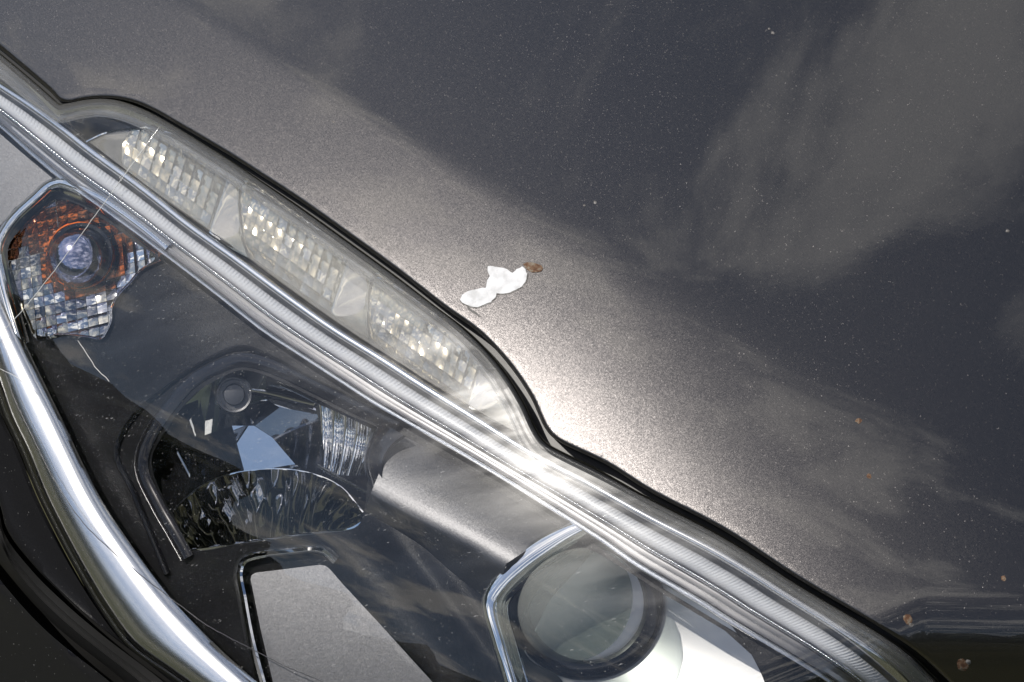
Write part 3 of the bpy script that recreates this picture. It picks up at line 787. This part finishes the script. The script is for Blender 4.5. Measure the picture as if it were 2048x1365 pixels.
make_facets(TURNs, (tx, ty), (ca, sa), (-sa * .6 - .05, 1.0), (21, 21), turn_off, .0009, ts,
            lambda x, y: (MIRROR_A if random.random() < .6 else MIRROR_B) if math.hypot(x - tx, y - ty) < (112 if y < ty else 92) and y < ty + 85 else (MIRROR_B if random.random() < .5 else MIRROR_D) if y < ty + 25 and x < tx + 70 else (MIRROR_D if random.random() < .25 else MIRROR_W if random.random() < .6 else MIRROR), skip=lambda x, y: math.hypot(x - tx, y - ty) < 50, jit=.0008)  # facet colours paint in the bulb's amber reflections and the darker upper side
lathe('bulb_socket', tx, ty, [(60, -.060), (63, -.046), (62, -.043), (55, -.0435), (50, -.050), (48, -.062)], BLACK_G, hl, parent=ts, n=40, base=w_t)
lathe('amber_collar', tx - 4, ty + 4, [(70, -.056), (71, -.049), (66, -.0465), (63, -.048), (62, -.056)], AMBER, hl, parent=ts, n=40, base=w_t)
prof = [(40, -.062), (48, -.050)] + [(55 * math.cos(a_), -.042 + 55 * SX * math.sin(a_) * 1.05) for a_ in [R(k) for k in (0, 12, 24, 36, 48, 58, 68, 78, 86, 89)]]
lathe('bulb', 153, 516, prof, BULB, hl, parent=ts, n=48, base=w_t, label='round blue silvered bulb')
sweep('bezel', [(40, 690), (20, 620), (2, 545), (-4, 505), (6, 470), (33, 433), (73, 396), (97, 374), (117, 368), (140, 374), (190, 396), (235, 425), (285, 462), (330, 500)],
      [(13, -.026), (13, -.0195), (9, -.0165), (3, -.0155), (-1, -.0165), (-9, -.021), (-20, -.0285), (-20, -.033)][::1], CHROME, hl, parent=ts, step=6)
sweep('lower_lip', [(322, 520), (283, 540), (260, 566), (236, 592), (223, 618), (223, 637), (216, 658), (203, 677), (176, 674), (132, 669), (72, 673)],
      [(4, -.037), (4, -.030), (1, -.0275), (-2, -.029), (-3, -.037)], CHROME, hl, parent=ts, step=5)

# ---- daytime running light: rail, ribbed guide, satin trough, edge strip
drl = loft('running_light', U_LINE, Z_LINE, [(.19, -.0175), (.24, -.0205), (.34, -.0215), (.48, -.0215), (.58, -.0205), (.62, -.0165), (.64, -.0150), (.665, -.0165), (.70, -.0190), (.78, -.0205), (.86, -.0185), (.895, -.0145), (.915, -.0132), (.935, -.0150), (.96, -.0180), (.985, -.0162), (1.0, -.0170), (1.01, -.024)],
           CHROME_D, hl, step=8, thick=.006, label='long diagonal running light strip')
loft('rail', U_LINE, Z_LINE, [(-.02, -.020), (0, -.0135), (.025, -.0112), (.05, -.0105), (.09, -.0104), (.135, -.0106), (.165, -.0118), (.185, -.0145), (.20, -.0190)], CHROME_D, hl, parent=drl, step=8)
loft('satin_trough', U_LINE, Z_LINE, [(.675, -.0158), (.70, -.0178), (.77, -.0192), (.85, -.0176), (.885, -.0142)], TROUGH, hl, parent=drl, step=8)
# ribs of the light guide: one solid toothed bar
ua, za_ = smooth(U_LINE, 4), smooth(Z_LINE, 4)
NR = 1800
ua, za_ = resample(ua, NR), resample(za_, NR)
arc_len = np.concatenate([[0], np.cumsum(np.linalg.norm(np.diff(ua * .6 + za_ * .4, axis=0), axis=1))])
rows = []
for f, dep, amp in [(.27, -.0205, 0), (.275, -.0150, .3), (.30, -.0128, 1), (.36, -.0112, 1), (.42, -.0106, 1), (.48, -.0110, 1), (.53, -.0125, 1), (.56, -.0148, .4), (.565, -.0205, 0)]:
    q = ua * (1 - f) + za_ * f
    lean = 60 * (f - .36) ** 2 * 3 + (f - .42) * 6
    rows.append([S(x, y, dep - amp * .0009 * (.5 - .5 * math.cos(2 * math.pi * (arc_len[i] + lean) / 7.4)) ** .7) for i, (x, y) in enumerate(q)])
V, F = loft_data(rows, closed=True)
build('light_guide', V, F, GUIDE, hl, drl, kind='stuff', label='ribbed clear light guide')
rows = []
for f, dep, amp in [(.585, -.0205, 0), (.59, -.0142, .5), (.605, -.0130, 1), (.62, -.0142, .5), (.625, -.0205, 0)]:
    q = ua * (1 - f) + za_ * f
    rows.append([S(x, y, dep - amp * .0008 * (.5 - .5 * math.cos(2 * math.pi * arc_len[i] / 6.6))) for i, (x, y) in enumerate(q)])
V, F = loft_data(rows, closed=True)
build('beaded_edge', V, F, CHROME_D, hl, drl, kind='stuff')

# ---- three small reflectors above the strip
M1 = [(252, 318), (250, 290), (262, 268), (300, 264), (340, 282), (400, 316), (440, 342), (478, 368), (474, 412), (482, 470), (498, 503), (470, 487), (439, 466), (400, 438), (346, 400), (300, 370), (268, 347)]
M2 = [(484, 372), (540, 402), (600, 444), (660, 487), (700, 515), (736, 554), (730, 598), (736, 645), (742, 664), (700, 636), (640, 594), (580, 552), (540, 524), (514, 506), (498, 478), (482, 412)]
M3 = [(748, 560), (800, 594), (860, 638), (905, 673), (945, 710), (985, 760), (1012, 806), (1026, 842), (1000, 838), (950, 810), (900, 777), (840, 736), (790, 702), (754, 670), (744, 640), (742, 598)]
def fill(M):
    cx_, cy_ = sum(q[0] for q in M) / len(M), sum(q[1] for q in M) / len(M)
    r_ = []
    for x, y in M:
        d_ = .579 * (x - cx_) - .815 * (y - cy_)
        r_.append((x + .579 * d_ * .30, y - .815 * d_ * .30))
    return r_
M1, M2, M3 = fill(M1), fill(M2), fill(M3)
for k, (M, tmax, lab) in enumerate([(M1, 445, 'gridded reflector nearest the outer end'), (M2, 690, 'middle gridded reflector above the light strip'), (M3, 965, 'gridded reflector nearest the grille end')]):
    cx = sum(q[0] for q in M) / len(M); cyy = sum(q[1] for q in M) / len(M)
    tcn = EX * cx + EY * cyy; dcn = .579 * cx - .815 * cyy
    def off_m(x, y, tcn=tcn, dcn=dcn):
        t, d = EX * x + EY * y - tcn, .579 * x - .815 * y - dcn
        return -.034 + .010 * (t / 150.0) ** 2 + .008 * (d / 55.0) ** 2
    mod = sheet('sidelight', [(cx + (x - cx) * 1.03, cyy + (y - cyy) * 1.03) for x, y in M], lambda x, y: off_m(x, y) - .003, MIRROR_W, hl, spacing=14, thick=.002, label=lab)
    cutx = lambda q: q[0] + .30 * (q[1] - cyy)
    # the gridded field, then the plain mirror at its end
    grid = clip_convex(M if area(M) > 0 else M[::-1], [(cx - 400, cyy - 400), (tmax + 120, cyy - 400), (tmax - 120, cyy + 400), (cx - 400, cyy + 400)])
    plain = clip_convex(M if area(M) > 0 else M[::-1], [(tmax + 121, cyy - 400), (cx + 600, cyy - 400), (cx + 600, cyy + 400), (tmax - 119, cyy + 400)])
    make_facets(grid, (cx, cyy), (.815, .579), (-.30, .95), (22, 21), off_m, .0010, mod, lambda x, y: MIRROR_W if random.random() < .7 else MIRROR, jit=.0006)
    if len(plain) > 2:
        xc = sum(q[0] for q in plain) / len(plain); yc = sum(q[1] for q in plain) / len(plain)
        po = plane_off(xc, yc, -.026, (-.25, .45, .86))
        sheet('plain_mirror', plain, lambda x, y: po(x, y) - .0000004 * ((x - xc) * .5 + (y - yc)) ** 2, MIRROR, hl, parent=mod, spacing=9, thick=.0015)
for dv in ([(481, 366), (477, 411), (487, 478), (508, 510)], [(741, 556), (735, 598), (740, 645), (747, 668)]):
    sweep('divider', dv, [(1.6, -.045), (1.6, -.020), (0, -.0190), (-1.6, -.020), (-1.6, -.045)], MIRROR_W, hl, step=6)
# floor of the chamber and the olive strip under the reflectors
ch_top = [(118, 230), (160, 222), (205, 220), (245, 228), (300, 252), (350, 278), (460, 347), (600, 444), (700, 515), (790, 580), (860, 634), (905, 668), (945, 708), (985, 762), (1018, 822), (1045, 872)]
ch_bot = [(130, 243), (160, 268), (190, 296), (225, 322), (265, 352), (300, 380), (400, 450), (500, 520), (600, 594), (700, 664), (790, 720), (860, 765), (920, 800), (970, 830), (1015, 856), (1050, 878)]
loft('chamber', ch_top, ch_bot, [(0, -.010), (.03, -.014), (.06, -.030), (.2, -.044), (.5, -.048), (.8, -.044), (.94, -.034), (.97, -.024), (1, -.021)], CHAMBER, hl, step=9, thick=.003, label='silver chamber above the light strip')
sweep('chamber_rim', [(172, 283), (190, 274), (206, 267), (242, 260), (300, 261), (359, 284), (420, 320), (479, 357), (582, 428), (680, 498), (780, 570), (850, 622), (900, 661), (942, 702), (980, 752), (1010, 806), (1030, 846)],
      [(2.5, -.034), (2.5, -.0125), (0.5, -.0112), (-2, -.0120), (-2.5, -.034)], CHROME, hl, step=6)

sheet('inner_cover', [tuple(q) for q in smooth([(178, 284), (206, 270), (242, 263), (300, 264), (359, 287), (420, 323), (479, 360), (582, 431), (680, 501), (780, 573), (850, 625), (900, 664), (942, 705), (980, 755), (1010, 808), (1034, 862)], 10)]
      + [tuple(q) for q in smooth([(1020, 858), (970, 830), (920, 800), (860, 765), (790, 720), (700, 662), (600, 592), (500, 518), (400, 448), (300, 377), (265, 350), (225, 320)], 10)], -.0132, INNER, hl, spacing=20, thick=.0012, label='milky cover over the gridded reflectors')
# ---- lens
le = smooth(L_EDGE, 9)
lo = smooth([(q[0] - 6, q[1] + 2) for q in C_L], 12)
lens_poly = [tuple(q) for q in le] + [tuple(q) for q in lo[::-1]]
def lens_off(x, y):
    return 0.0
lens = sheet('lens', lens_poly, lambda x, y: -.0015, LENS, hl, spacing=18, thick=.0025, label='clear scratched outer lens')
sweep('lens_rim', L_EDGE, [(10, -.012), (10.3, -.0052), (7, -.0024), (-4, -.0004), (-9, -.0006), (-13, -.0022), (-17, -.0016), (-22, -.0010), (-27, -.0030), (-27, -.0080), (-14, -.0085), (-6, -.012)], RIM, hl, parent=lens, step=6)
def crack(pts, r, mt, lift=.0004, wob=1.0):
    q = smooth(pts, 9)
    pp = [S(x + (random.random() - .5) * wob, y + (random.random() - .5) * wob, lift - .0015) for x, y in q]
    return tube3('crack', pp, r, mt, hl, lens)
crack([(319, 254), (260, 335), (200, 418), (140, 500), (75, 585), (28, 640), (0, 668), (-30, 700)], .00030, CRACKM)
crack([(246, 350), (238, 356), (243, 362)], .0002, CRACKM)
crack([(-30, 640), (0, 697), (12, 750), (29, 799), (64, 872), (97, 940), (113, 968), (164, 1043), (222, 1101), (284, 1153), (342, 1197), (410, 1248), (506, 1300), (581, 1337), (632, 1358), (720, 1400)], .00028, CRACKD)
crack([(0, 738), (25, 750), (55, 772), (75, 790)], .00026, CRACKM)
crack([(155, 682), (180, 718), (197, 742), (219, 763)], .0003, CRACKM, wob=2)

# ------------------------------------------------------------------ BUMPER
bp = Thing('bumper', 'bumper edge, blackened for its dark reflection, curving below the chrome strip of the headlight', 'bumper', S(60, 1300, -.04))
RG = [(-150, 700), (-60, 880), (0, 1009), (14, 1060), (68, 1132), (137, 1200), (219, 1269), (300, 1330), (360, 1378), (470, 1470)]
CL2 = [(q[0] - 14, q[1] + 3) for q in C_L[1:]]
loft('gap_strip', CL2, RG, [(0, -.018), (.1, -.014), (.4, -.015), (.8, -.016), (.95, -.0145), (1, -.018)], BLACK, bp, step=10, label='black plastic strip under the headlight')
EG = [(-150, 950), (-60, 1080), (0, 1160), (68, 1238), (120, 1286), (212, 1358), (260, 1400), (340, 1475)]
RG2 = [(q[0] - 4, q[1] + 10) for q in RG]
sheet('gap_backing', [(-300, 500), (-60, 820), (60, 1020), (200, 1220), (330, 1345), (520, 1500), (330, 1500), (200, 1370), (60, 1250), (-20, 1160), (-300, 850)], -.065, RUBBER, bp, spacing=60, thick=.004)
loft('ribbed_lip', RG2, [(q[0] + 14, q[1] - 14) for q in EG], [(0, -.036), (.3, -.030), (.45, -.033), (.6, -.029), (.8, -.034), (1, -.040)], RUBBER, bp, step=10)
sheet('bumper_skin', [tuple(q) for q in smooth(EG, 8)] + [(420, 1900), (-650, 1900), (-650, 700)], lambda x, y: -.019 - .00030 * max(0, (y - 1160 - x * .95) * .7) - .004 * max(0, 1 - max(0, (y - 1160 - x * 1.0) * .7) / 14.0) ** 2, BLACK_G, bp, spacing=12, thick=.006)  # body paint in truth; gloss black colours in its dark reflection
